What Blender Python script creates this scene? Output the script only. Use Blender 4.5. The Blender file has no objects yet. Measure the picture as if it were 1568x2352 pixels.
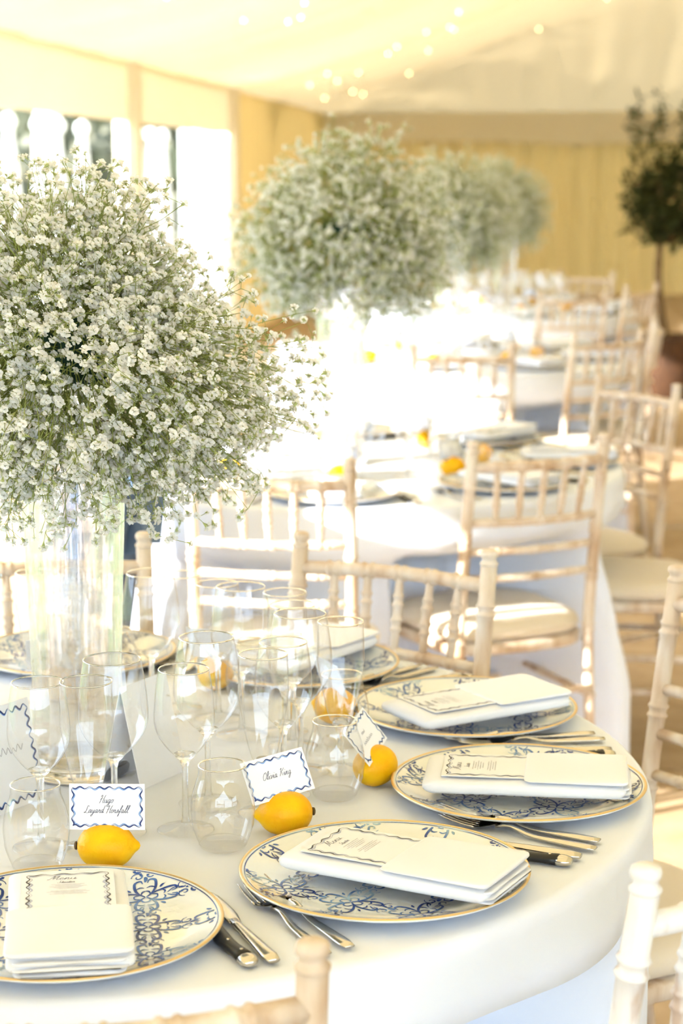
import bpy, math, random
import numpy as np
from mathutils import Vector, Matrix
PI = math.pi
sc = bpy.context.scene
COL = sc.collection
random.seed(7); rng = np.random.default_rng(7)

# ------------------------------------------------------------------ camera, sky, sun, exposure
cam_d = bpy.data.cameras.new('camera'); cam = bpy.data.objects.new('camera', cam_d); COL.objects.link(cam)
cam.location = (0, 0, 1.53); cam.rotation_euler = (PI/2 - .1697, 0, 0)
cam_d.sensor_fit = 'VERTICAL'; cam_d.sensor_height = 36; cam_d.sensor_width = 24; cam_d.lens = 70
cam_d.clip_start = .05; cam_d.clip_end = 300
cam_d.dof.use_dof = True; cam_d.dof.focus_distance = 2.27; cam_d.dof.aperture_fstop = 5.6
sc.camera = cam
w = bpy.data.worlds.new('World'); sc.world = w; w.use_nodes = True
bg = w.node_tree.nodes['Background']; bg.inputs[0].default_value = (.64, .80, 1.0, 1); bg.inputs[1].default_value = 3.3
sun_d = bpy.data.lights.new('sun', 'SUN'); sun = bpy.data.objects.new('sun', sun_d); COL.objects.link(sun)
sun_d.energy = 8.5; sun_d.color = (1, .99, .97); sun_d.angle = .012
sun.rotation_euler = Vector((.85, .45, -.35)).to_track_quat('-Z', 'Y').to_euler(); sun.location = (-12, -4, 8)
vs = sc.view_settings
vs.view_transform = 'Standard'; vs.look = 'None'; vs.gamma = 1; vs.use_curve_mapping = False; vs.exposure = 1.36
cy = sc.cycles
cy.use_denoising = True; cy.max_bounces = 7; cy.transmission_bounces = 6; cy.transparent_max_bounces = 24; cy.use_adaptive_sampling = True; cy.adaptive_threshold = .12; cy.adaptive_min_samples = 12
cy.diffuse_bounces = 3; cy.glossy_bounces = 3; cy.caustics_reflective = False; cy.caustics_refractive = False
cy.sample_clamp_indirect = 6

# ------------------------------------------------------------------ materials
M = {}
def mat(name, base=(.8, .8, .8), rough=.5, metal=0, spec=.5, trans=0, ior=1.45, sheen=0, coat=0):
    m = bpy.data.materials.new(name); m.use_nodes = True
    p = m.node_tree.nodes['Principled BSDF']
    p.inputs['Base Color'].default_value = (*base, 1); p.inputs['Roughness'].default_value = rough
    p.inputs['Metallic'].default_value = metal; p.inputs['Specular IOR Level'].default_value = spec
    p.inputs['Transmission Weight'].default_value = trans; p.inputs['IOR'].default_value = ior
    p.inputs['Sheen Weight'].default_value = sheen; p.inputs['Coat Weight'].default_value = coat
    M[name] = m; return m
def nd(m, t, **kw):
    n = m.node_tree.nodes.new(t)
    for k, v in kw.items():
        if k.startswith('i_'): n.inputs[k[2:].replace('_', ' ')].default_value = v
        else: setattr(n, k, v)
    return n
def lk(m, a, b): m.node_tree.links.new(a, b)
def P(m): return m.node_tree.nodes['Principled BSDF']
def noise(m, scale, detail=3, coord='Object', vscale=None, rough=.5):
    tc = nd(m, 'ShaderNodeTexCoord') if coord != 'Position' else nd(m, 'ShaderNodeNewGeometry')
    out = tc.outputs[coord]
    if vscale:
        mp = nd(m, 'ShaderNodeMapping'); mp.inputs['Scale'].default_value = vscale; lk(m, out, mp.inputs[0]); out = mp.outputs[0]
    n = nd(m, 'ShaderNodeTexNoise'); n.inputs['Scale'].default_value = scale; n.inputs['Detail'].default_value = detail; n.inputs['Roughness'].default_value = rough
    lk(m, out, n.inputs['Vector']); return n
def ramp(m, src, stops):
    r = nd(m, 'ShaderNodeValToRGB'); e = r.color_ramp.elements
    while len(e) < len(stops): e.new(.5)
    for k, (p, c) in enumerate(stops): e[k].position = p; e[k].color = (*c, 1)
    lk(m, src, r.inputs[0]); return r
def bump(m, src, strength=.2, dist=.01):
    b = nd(m, 'ShaderNodeBump'); b.inputs['Strength'].default_value = strength; b.inputs['Distance'].default_value = dist
    lk(m, src, b.inputs['Height']); lk(m, b.outputs[0], P(m).inputs['Normal']); return b
def colour_noise(m, scale, stops, detail=3, coord='Object', vscale=None):
    n = noise(m, scale, detail, coord, vscale); r = ramp(m, n.outputs[0], stops); lk(m, r.outputs[0], P(m).inputs['Base Color']); return n
def sheet(name, col, tr_col, mix):
    """thin fabric or petal: part of the light is scattered back, part through"""
    m = bpy.data.materials.new(name); m.use_nodes = True; nt = m.node_tree; nt.nodes.remove(P(m))
    d = nd(m, 'ShaderNodeBsdfDiffuse'); d.inputs[0].default_value = (*col, 1)
    t = nd(m, 'ShaderNodeBsdfTranslucent'); t.inputs[0].default_value = (*tr_col, 1)
    x = nd(m, 'ShaderNodeMixShader'); x.inputs[0].default_value = mix
    lk(m, d.outputs[0], x.inputs[1]); lk(m, t.outputs[0], x.inputs[2]); lk(m, x.outputs[0], nt.nodes['Material Output'].inputs[0])
    M[name] = m; return m

m = mat('table_linen', (.78, .82, .92), .85, spec=.2, sheen=.2); n = noise(m, 900, 2); bump(m, n.outputs[0], .12, .0006)
m = mat('napkin_linen', (.81, .83, .89), .85, spec=.2, sheen=.2); n = noise(m, 1100, 2); bump(m, n.outputs[0], .15, .0005)
mat('porcelain', (.82, .86, .88), .12, spec=.5, coat=.4)
mat('gold_band', (.78, .57, .28), .3, metal=.75)
m = mat('blue_print', (.1, .2, .5), .25)
colour_noise(m, 17, [(.30, (.02, .035, .17)), (.45, (.035, .08, .34)), (.56, (.10, .22, .55)), (.68, (.42, .60, .74))], 2, 'Position')
m = mat('lemon_skin', (.93, .60, .01), .42, spec=.3)
colour_noise(m, 30, [(.3, (.92, .44, .0)), (.7, (.97, .58, .004))]); n = noise(m, 420, 2); bump(m, n.outputs[0], .35, .0012)
mat('lemon_stalk', (.13, .08, .03), .8)
m = mat('card_stock', (.84, .86, .92), .7, spec=.2)
mat('ink_navy', (.018, .035, .17), .6); mat('ink_blue', (.22, .38, .72), .6); mat('ink_grey', (.07, .07, .10), .6); mat('ink_pale', (.45, .50, .68), .6)
mat('ink_text', (.10, .10, .17), .6); mat('ink_small', (.36, .36, .42), .6)
mat('steel', (.66, .63, .58), .17, metal=1); mat('black_handle', (.012, .012, .013), .35)
m = mat('limewash', (.7, .6, .5), .6, spec=.3)
colour_noise(m, 26, [(.30, (.46, .30, .18)), (.44, (.62, .48, .35)), (.64, (.74, .65, .55))], 5, 'Object', (1, 1, .22)); n = noise(m, 120, 3, 'Object', (1, 1, .1)); bump(m, n.outputs[0], .25, .001)
m = mat('white_paint', (.8, .8, .8), .5, spec=.4)
colour_noise(m, 30, [(.34, (.55, .42, .33)), (.44, (.76, .73, .71)), (.6, (.83, .82, .81))], 5, 'Object', (1, 1, .22)); n = noise(m, 120, 3, 'Object', (1, 1, .1)); bump(m, n.outputs[0], .25, .001)
mat('cushion_cloth', (.72, .62, .48), .8, sheen=.3)
m = mat('solid_glass', (.97, .98, .98), .0, trans=1, ior=1.45)
tr = nd(m, 'ShaderNodeBsdfTransparent'); tr.inputs[0].default_value = (.97, .97, .97, 1); x = nd(m, 'ShaderNodeMixShader'); x.inputs[0].default_value = .75
lk(m, tr.outputs[0], x.inputs[1]); lk(m, P(m).outputs[0], x.inputs[2]); lk(m, x.outputs[0], m.node_tree.nodes['Material Output'].inputs[0])
m = bpy.data.materials.new('thin_glass'); m.use_nodes = True; m.node_tree.nodes.remove(P(m)); M['thin_glass'] = m
lw = nd(m, 'ShaderNodeLayerWeight'); lw.inputs[0].default_value = .5
tr = nd(m, 'ShaderNodeBsdfTransparent'); gl = nd(m, 'ShaderNodeBsdfGlossy'); gl.inputs['Roughness'].default_value = .01; gl.inputs[0].default_value = (.9, .9, .9, 1)
r = ramp(m, lw.outputs['Facing'], [(0, (.992, .992, .992)), (.62, (.98, .981, .982)), (.88, (.87, .873, .878)), (1, (.42, .425, .43))]); lk(m, r.outputs[0], tr.inputs[0])
pw = nd(m, 'ShaderNodeMath', operation='POWER'); lk(m, lw.outputs['Facing'], pw.inputs[0]); pw.inputs[1].default_value = 4.5
fr = nd(m, 'ShaderNodeMath', operation='MULTIPLY_ADD'); lk(m, pw.outputs[0], fr.inputs[0]); fr.inputs[1].default_value = .80; fr.inputs[2].default_value = .065
x = nd(m, 'ShaderNodeMixShader'); lk(m, fr.outputs[0], x.inputs[0]); lk(m, tr.outputs[0], x.inputs[1]); lk(m, gl.outputs[0], x.inputs[2]); lk(m, x.outputs[0], m.node_tree.nodes['Material Output'].inputs[0])
m = M['solid_glass'].copy(); m.name = 'thick_glass'; M['thick_glass'] = m
[n for n in m.node_tree.nodes if n.type == 'MIX_SHADER'][0].inputs[0].default_value = .12
m = M['solid_glass'].copy(); m.name = 'vase_glass'; M['vase_glass'] = m
[n for n in m.node_tree.nodes if n.type == 'MIX_SHADER'][0].inputs[0].default_value = .48
sheet('petal', (.94, .94, .95), (.92, .93, .92), .48)
mat('flower_stem', (.28, .33, .09), .7); mat('floral_foam', (.012, .05, .035), .8)
m = mat('calyx', (.40, .44, .18), .7)
sheet('lining', (.87, .73, .47), (.87, .67, .37), .095)
sheet('valance_cloth', (.83, .73, .54), (.80, .66, .42), .07)
sheet('warm_lit_lining', (.78, .60, .29), (.78, .56, .22), .07)  # ivory lining, gold of the filtered tent light put into its colour
sheet('sheer', (.88, .88, .86), (.88, .88, .86), .5)
m = mat('floor_board', (.6, .45, .28), .7, spec=.25)
colour_noise(m, 9, [(.3, (.40, .28, .165)), (.7, (.52, .38, .24))], 5); n = noise(m, 300, 2); bump(m, n.outputs[0], .3, .002)
mat('joint_strip', (.42, .36, .30), .5); mat('joint_dark', (.06, .05, .045), .8)
m = mat('lawn_green', (.16, .22, .06), .9); colour_noise(m, 3, [(.3, (.10, .15, .04)), (.7, (.22, .27, .09))])
m = mat('bark', (.22, .13, .05), .9); colour_noise(m, 20, [(.3, (.10, .055, .02)), (.7, (.24, .15, .07))])
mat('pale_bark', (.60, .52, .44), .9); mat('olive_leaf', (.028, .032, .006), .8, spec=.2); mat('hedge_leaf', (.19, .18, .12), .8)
m = mat('wicker_pot', (.15, .065, .02), .8); colour_noise(m, 30, [(.3, (.045, .018, .006)), (.7, (.10, .042, .014))])
m = mat('denim', (.05, .075, .14), .9); colour_noise(m, 7, [(.35, (.03, .045, .10)), (.65, (.13, .20, .31))])
mat('shirt', (.30, .33, .40), .9); mat('skin', (.62, .40, .30), .55); mat('hair', (.05, .03, .02), .6); mat('shoe', (.5, .5, .5), .6); mat('eye', (.02, .02, .02), .3); mat('lip', (.45, .18, .16), .5)
m = bpy.data.materials.new('warm_bulb'); m.use_nodes = True; m.node_tree.nodes.remove(P(m)); M['warm_bulb'] = m
em = nd(m, 'ShaderNodeEmission'); em.inputs[0].default_value = (1, .74, .32, 1); em.inputs[1].default_value = 9; lk(m, em.outputs[0], m.node_tree.nodes['Material Output'].inputs[0])

# ------------------------------------------------------------------ helpers
CH = {}
def link(o, parent=None):
    COL.objects.link(o)
    if parent is not None:
        o.parent = parent; CH.setdefault(parent.name, []).append(o)
    return o
class MB:
    def __init__(s): s.v = []; s.f = []; s.n = 0
    def add(s, v, f):
        v = np.asarray(v, float).reshape(-1, 3); s.v.append(v); s.f += [tuple(int(i)+s.n for i in q) for q in f]; s.n += len(v); return s
    def arr(s): return np.concatenate(s.v) if s.v else np.zeros((0, 3))
    def mesh(s, name, m, smooth=True):
        me = bpy.data.meshes.new(name); me.from_pydata(s.arr().tolist(), [], s.f); me.materials.append(M[m] if isinstance(m, str) else m)
        if smooth: me.polygons.foreach_set('use_smooth', [True]*len(me.polygons))
        me.update(); return me
    def build(s, name, m, parent=None, smooth=True): return link(bpy.data.objects.new(name, s.mesh(name, m, smooth)), parent)
    def lathe(s, prof, seg=24, c=(0, 0, 0), cap0=False, cap1=False):
        prof = np.asarray(prof, float); a = np.linspace(0, 2*PI, seg, endpoint=False); n = len(prof)
        v = np.empty((n, seg, 3)); v[..., 0] = c[0]+prof[:, :1]*np.cos(a); v[..., 1] = c[1]+prof[:, :1]*np.sin(a); v[..., 2] = c[2]+prof[:, 1:]
        f = [(i*seg+j, i*seg+(j+1) % seg, (i+1)*seg+(j+1) % seg, (i+1)*seg+j) for i in range(n-1) for j in range(seg)]
        if cap0: f.append(tuple(range(seg))[::-1])
        if cap1: f.append(tuple((n-1)*seg+j for j in range(seg)))
        return s.add(v, f)
    def tube(s, path, rad, sides=8, cap=True, squash=None, up=(0, 0, 1)):
        p = np.asarray(path, float); n = len(p); rad = np.broadcast_to(np.asarray(rad, float), (n,))
        t = np.gradient(p, axis=0); t /= np.linalg.norm(t, axis=1)[:, None]+1e-12
        upv = np.asarray(up, float)
        if abs(t[:, 2]).mean() > .8 and up == (0, 0, 1): upv = np.array([0, 1., 0])
        x = np.cross(t, upv); x /= np.linalg.norm(x, axis=1)[:, None]+1e-12; y = np.cross(x, t)
        a = np.linspace(0, 2*PI, sides, endpoint=False); q = 1 if squash is None else squash
        q = np.broadcast_to(np.asarray(q, float), (n,))[:, None, None]
        v = p[:, None]+rad[:, None, None]*(np.cos(a)[None, :, None]*x[:, None]+q*np.sin(a)[None, :, None]*y[:, None])
        f = [(i*sides+j, i*sides+(j+1) % sides, (i+1)*sides+(j+1) % sides, (i+1)*sides+j) for i in range(n-1) for j in range(sides)]
        if cap: f += [tuple(range(sides))[::-1], tuple((n-1)*sides+j for j in range(sides))]
        return s.add(v, f)
    def box(s, c, h):
        c = np.asarray(c, float); h = np.asarray(h, float)
        v = [c+h*np.array([x, y, z]) for x in (-1, 1) for y in (-1, 1) for z in (-1, 1)]
        return s.add(v, [(0, 1, 3, 2), (4, 6, 7, 5), (0, 4, 5, 1), (2, 3, 7, 6), (0, 2, 6, 4), (1, 5, 7, 3)])
    def grid(s, pts):
        pts = np.asarray(pts, float); a, b = pts.shape[:2]
        return s.add(pts, [(i*b+j, i*b+j+1, (i+1)*b+j+1, (i+1)*b+j) for i in range(a-1) for j in range(b-1)])
    def ribbon(s, pts, width, z=0., nib=None):
        """flat stroke in the xy plane; nib = fixed pen angle gives thick and thin strokes"""
        p = np.asarray(pts, float)[:, :2]; n = len(p); wd = np.broadcast_to(np.asarray(width, float), (n,))
        t = np.gradient(p, axis=0); t /= np.linalg.norm(t, axis=1)[:, None]+1e-12
        o = np.stack([-t[:, 1], t[:, 0]], 1)
        if nib is not None:
            d = np.array([math.cos(nib), math.sin(nib)]); k = np.abs(o@d)[:, None]; o = o*(.35+.65*k)
        o = o*wd[:, None]/2
        v = np.zeros((n, 2, 3)); v[:, 0, :2] = p+o; v[:, 1, :2] = p-o; v[..., 2] = z
        return s.add(v, [(2*i, 2*i+1, 2*i+3, 2*i+2) for i in range(n-1)])
def smooth_path(pts, k=6):
    p = np.asarray(pts, float); p = np.vstack([2*p[0]-p[1], p, 2*p[-1]-p[-2]]); out = []
    for i in range(1, len(p)-2):
        for t in np.linspace(0, 1, k, endpoint=False):
            a, b, c, d = p[i-1:i+3]; out.append(.5*((2*b)+(c-a)*t+(2*a-5*b+4*c-d)*t*t+(3*b-a-3*c+d)*t**3))
    return np.array(out+[p[-2]])
def tag(o, label, cat, group=None, kind=None):
    if label: o['label'] = label
    if cat: o['category'] = cat
    if group: o['group'] = group
    if kind: o['kind'] = kind
    return o
def thing(name, label=None, cat=None, loc=(0, 0, 0), rz=0, group=None):
    o = bpy.data.objects.new(name, None); o.empty_display_size = .05; COL.objects.link(o); o.location = loc; o.rotation_euler = (0, 0, rz)
    return tag(o, label, cat, group)
def struct(o): o['kind'] = 'structure'; return o
def dup(root, parent=None):
    o = root.copy(); link(o, parent)
    for c in CH.get(root.name, []): dup(c, o)
    return o
PROTO_FIRST = {}
def place(proto, loc, rz, label, group=None, mx=None):
    """the first call moves the prototype itself, later calls copy it with its parts"""
    o = proto if proto.name not in PROTO_FIRST else dup(proto)
    PROTO_FIRST[proto.name] = 1
    if mx is not None: o.matrix_world = mx
    else: o.location = loc; o.rotation_euler = (0, 0, rz)
    o['label'] = label
    if group: o['group'] = group
    elif 'group' in o: del o['group']
    return o

# ------------------------------------------------------------------ the marquee
TR = math.radians(-5.99)                       # the tent stands turned by six degrees
CQ = np.array([-.24, 25.4])                    # back corner where the window wall meets the end wall
WV = np.array([.1044, .9945]); NV = np.array([.9945, -.1044])
def tent(u, v, z):                             # u from the end wall towards the camera, v away from the window wall
    p = CQ - WV*u + NV*v; return (p[0], p[1], z)
def tgrid(U, V, Z):
    U, V, Z = np.broadcast_arrays(U, V, Z)
    return np.stack([CQ[0]-WV[0]*U+NV[0]*V, CQ[1]-WV[1]*U+NV[1]*V, Z], -1)
EAVE, OPEN_TOP, LEN, WID = 2.23, 1.85, 31.0, 9.0
# floor of boards with joint strips
fl = MB(); fl.add([tent(-.3, -.6, -.03), tent(LEN, -.6, -.03), tent(LEN, WID+.6, -.03), tent(-.3, WID+.6, -.03)], [(0, 1, 2, 3)])
floor = struct(fl.build('floor', 'joint_dark'))
b = MB(); b.box((0, 0, -.012), (.594, 2.395, .012)); bm_ = b.mesh('floor_board', 'floor_board', False)
sm = MB(); sm.box((0, 0, .0015), (.012, 2.395, .0015)); sm_ = sm.mesh('joint_strip', 'joint_strip', False)
for i in range(26):
    for j in range(2):
        u = .4 + i*1.2; o = link(bpy.data.objects.new('floor_board', bm_), floor); o.location = tent(u, 1.9+j*4.8, 0); o.rotation_euler = (0, 0, PI/2-math.radians(6)+0)
        if i % 2 and j == 0:
            o = link(bpy.data.objects.new('joint_strip', sm_), floor); o.location = tent(u+.6, 1.9+j*4.8, 0); o.rotation_euler = (0, 0, PI/2-math.radians(6))
gm = MB(); gm.box((0, 5, -.06), (60, 60, .02)); struct(gm.build('ground', 'lawn_green'))
# ceiling lining with gathered pleats, one slope per side and a hip at the end wall
SL = .36
def ripple(t, seed, amp):
    return amp*(.55*np.sin(2*PI*t/.92+seed)+.3*np.sin(2*PI*t/.41+2.1*seed)+.25*np.sin(2*PI*t/1.9+.7*seed))
half = WID/2
nu, nv = 560, 150
UU, VV = np.meshgrid(LEN*np.linspace(0, 1, nu)-.25, WID*np.linspace(0, 1, nv), indexing='ij')
vm = np.minimum(VV, WID-VV); dd = UU-vm; kk = 1.6                   # distance to the nearest eave, the hip rounded off
hh_ = np.clip(.5+dd/(2*kk), 0, 1); mm = UU*(1-hh_)+vm*hh_-kk*hh_*(1-hh_)*.5; mm = np.clip(mm, 0, half)
bay = (UU-7.8) % 4.19/4.19; fd = np.clip(mm*2.0, 0, 1)*(1-np.clip(mm/half, 0, 1)**6)
ZZ = EAVE+SL*mm-.12*np.sin(PI*mm/half)+fd*(hh_*(ripple(UU+.25*np.sin(vm*1.3), 1, .075)-.10*np.sin(PI*bay)**2)+(1-hh_)*ripple(VV, 2, .06))
g = MB(); g.grid(tgrid(UU, VV, ZZ)); struct(g.build('ceiling', 'lining'))
# end wall, pleated, with its valance
V = np.linspace(0, WID, 420)[:, None]; Zc = np.linspace(0, 1, 14)[None]
g = MB(); g.grid(tgrid(-.05+.035*np.sin(2*PI*V/.30)+.05*np.sin(2*PI*V/.97+.5)+0*Zc, V+0*Zc, .0+Zc*(EAVE+.02)))
wb = struct(g.build('wall_back', 'warm_lit_lining'))
sag = .05*np.sin(PI*((V % 3.2)/3.2))
g = MB(); g.grid(tgrid(.12+.02*np.sin(2*PI*V/1.3)+0*Zc, V+0*Zc, EAVE+.02-Zc*(.40-sag))); struct(g.build('trim_1', 'valance_cloth'))
V2 = np.linspace(0, LEN-4.5, 300)[:, None]; g = MB(); g.grid(tgrid(V2+0*Zc, WID-.02+.03*np.sin(2*PI*V2/.4)+0*Zc, Zc*(EAVE+.02))); struct(g.build('wall_right', 'valance_cloth'))
# window wall: valance, gathered posts, a lined far bay, a near bay closed against the sun, open glazed bays between
def uY(y): return (CQ[1]-y)/WV[1]              # wall position from the world depth
U0, U1, U2 = 0, uY(17.9), uY(2.05)
g = MB(); U = np.linspace(U0, U1, 260)[:, None]; g.grid(tgrid(U+0*Zc, .02+.03*np.sin(2*PI*U/.33)+0*Zc, Zc*(EAVE+.02)))
wl = struct(g.build('wall_left', 'warm_lit_lining'))
g = MB(); U = np.linspace(U2, LEN, 200)[:, None]; g.grid(tgrid(U+0*Zc, .02+.03*np.sin(2*PI*U/.33)+0*Zc, Zc*(EAVE+.02))); g.build('sun_blocking_bay', 'valance_cloth', wl)  # near bay out of view, made solid to block the sun
for a, c in ((U1-.1, uY(13.7)), (uY(13.7), uY(9.5)), (uY(9.5), uY(5.3)), (uY(5.3), U2+.1)):
    g = MB(); U = np.linspace(a, c, 40)[:, None]; s_ = (U-a)/(c-a); g.grid(tgrid(U+0*Zc, .05+.04*np.sin(PI*s_)+.008*np.sin(2*PI*U/.7)+0*Zc, EAVE+.02-Zc*(EAVE+.02-OPEN_TOP))); g.build('valance_panel', 'valance_cloth', wl)
for y in (17.9, 13.7, 9.5, 5.3, 2.05):
    g = MB(); a = np.linspace(0, 2*PI, 28)[:, None]; rr = .085+.014*np.sin(9*a); g.grid(tgrid(uY(y)+rr*np.cos(a)*1.3+0*Zc, .03+rr*np.sin(a)+0*Zc, Zc*(EAVE+.01))); g.build('gathered_post', 'valance_cloth', wl)
n_ = 0
for a, c in ((17.9, 15.9),):
    g = MB(); Y = np.linspace(a-.05, c, 80)[:, None]; g.grid(tgrid(uY(Y)+0*Zc, -.02+.035*np.sin(2*PI*Y/.22)+0*Zc, .02+Zc*(OPEN_TOP-.02)))
    tag(g.build('sheer_curtain', 'sheer'), 'bright white sheer curtain closing the end of the window wall', 'curtain')
for k, (y, wd) in enumerate(((15.2, .10), (14.75, .08), (14.35, .10), (12.6, .12), (12.0, .08), (11.55, .10), (10.9, .12))):  # strips with balls added in place of glints on clear window folds
    t = thing('glint_stand_in', 'white strip standing in for a glint on window folds, %s from the sheer curtain' % ['first', 'second', 'third', 'fourth', 'fifth', 'sixth', 'seventh'][k], 'glint_strip', tent(uY(y), -.03, 0), 0, 'glint stand-ins in the window bays')
    g = MB(); a = np.linspace(0, 2*PI, 22)[:, None]; rr = wd*(.6+.4*np.cos(5*a)**2)*(.35+.65*np.clip((1-Zc)*3, 0, 1)); z = .05+Zc*(OPEN_TOP-.14); g.grid(np.stack([rr*np.cos(a)*.7, rr*np.sin(a), z+0*a], -1)); g.build('glint_strip', 'sheer', t)
    g = MB(); g.lathe([(.004, -.05), (.035, -.035), (.048, 0), (.035, .035), (.004, .05)], 14, (0, 0, OPEN_TOP-.06)); g.build('glint_ball', 'sheer', t)
# outside: hedge and trees past the window wall
for k, (u, v, h, r) in enumerate(((-3.4, -2.3, 4.5, .10), (-1.0, -2.7, 4.2, .08), (.6, -2.3, 5, .12), (2.4, -2.9, 4, .09), (4.2, -2.4, 5, .12), (6.6, -2.8, 4.4, .10))):
    lab = ['slim pale-barked tree behind the sheer curtain outside', 'pale tree trunk beside the glint strips outside', 'thick tree behind the third window bay outside', 'slender tree seen over the flower ball outside', 'leaning pale tree outside the flowered window', 'pale tree outside at the picture edge'][k]
    t = thing('garden_tree', lab, 'tree', tent(u, v, -.04), 0, 'trees outside the tent')
    g = MB(); zz = np.linspace(0, h, 8); g.tube(np.stack([.12*np.sin(zz+k), .1*np.cos(zz*1.3+k), zz], 1), np.linspace(r, r*.5, 8), 10); g.build('trunk', 'pale_bark', t)
    g = MB(); q = rng.normal(size=(420, 3)); q = q/np.linalg.norm(q, axis=1)[:, None]*rng.uniform(.5, 1, (420, 1))*np.array([.75, .75, .9])+np.array([0, 0, h])
    d1 = rng.normal(size=(420, 3))*.13; d2 = rng.normal(size=(420, 3))*.08
    g.add(np.stack([q, q+d1+d2, q+2*d1, q+d1-d2], 1), [(4*i, 4*i+1, 4*i+2, 4*i+3) for i in range(420)]); o = g.build('crown', 'hedge_leaf', t, False); o['kind'] = 'stuff'
q = np.stack([rng.uniform(-6.6, -5.4, 3000), rng.uniform(-15, -.6, 3000), rng.uniform(0, 4.2, 3000)], 1); q = tgrid(q[:, 0], q[:, 1], q[:, 2])
d1 = rng.normal(size=(3000, 3))*.18; d2 = rng.normal(size=(3000, 3))*.12
g = MB(); g.add(np.stack([q, q+d1+d2, q+2*d1, q+d1-d2], 1), [(4*i, 4*i+1, 4*i+2, 4*i+3) for i in range(3000)])
hv = np.linspace(-15, -.6, 60)[:, None]; hz = np.linspace(0, 1, 12)[None]; g.grid(tgrid(-6-.9*hz**6+.25*np.sin(hv*2.1)*np.sin(hz*7+hv), hv+0*hz, hz*(4.0+.3*np.sin(hv*1.7))-.04))
tag(g.build('hedge', 'hedge_leaf', None, False), 'dark green hedge in the garden outside the tent', 'hedge', kind='stuff')
# fairy lights under the lining
fs = thing('fairy_light_string', 'scattered warm fairy lights hanging under the pleated tent ceiling', 'fairy lights', tent(10, 2, EAVE))
g = MB(); g.lathe([(.001, -.009), (.006, -.006), (.008, 0), (.006, .006), (.002, .009)], 8); bulb_me = g.mesh('bulb', 'warm_bulb')
r2 = random.Random(3)
for k in range(90):
    u = r2.uniform(3, 17); v = r2.uniform(.6, 4.3); v = min(v, max(.4, u-.2)); p = Vector(tent(u, v, EAVE+SL*min(v, u)-r2.uniform(.10, .22)))-fs.location
    o = link(bpy.data.objects.new('bulb', bulb_me), fs); o.location = p
wire = MB()
for j in range(5):
    us = np.linspace(2, 17, 40); vv = .9+j*.75+.15*np.sin(us*2+j); pt = tgrid(us, vv, EAVE+SL*np.minimum(vv, us)-.12-.04*np.sin(us*3+j)); wire.tube(pt-np.array(fs.location), .0015, 4)
wire.build('wire', 'gold_band', fs)

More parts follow.
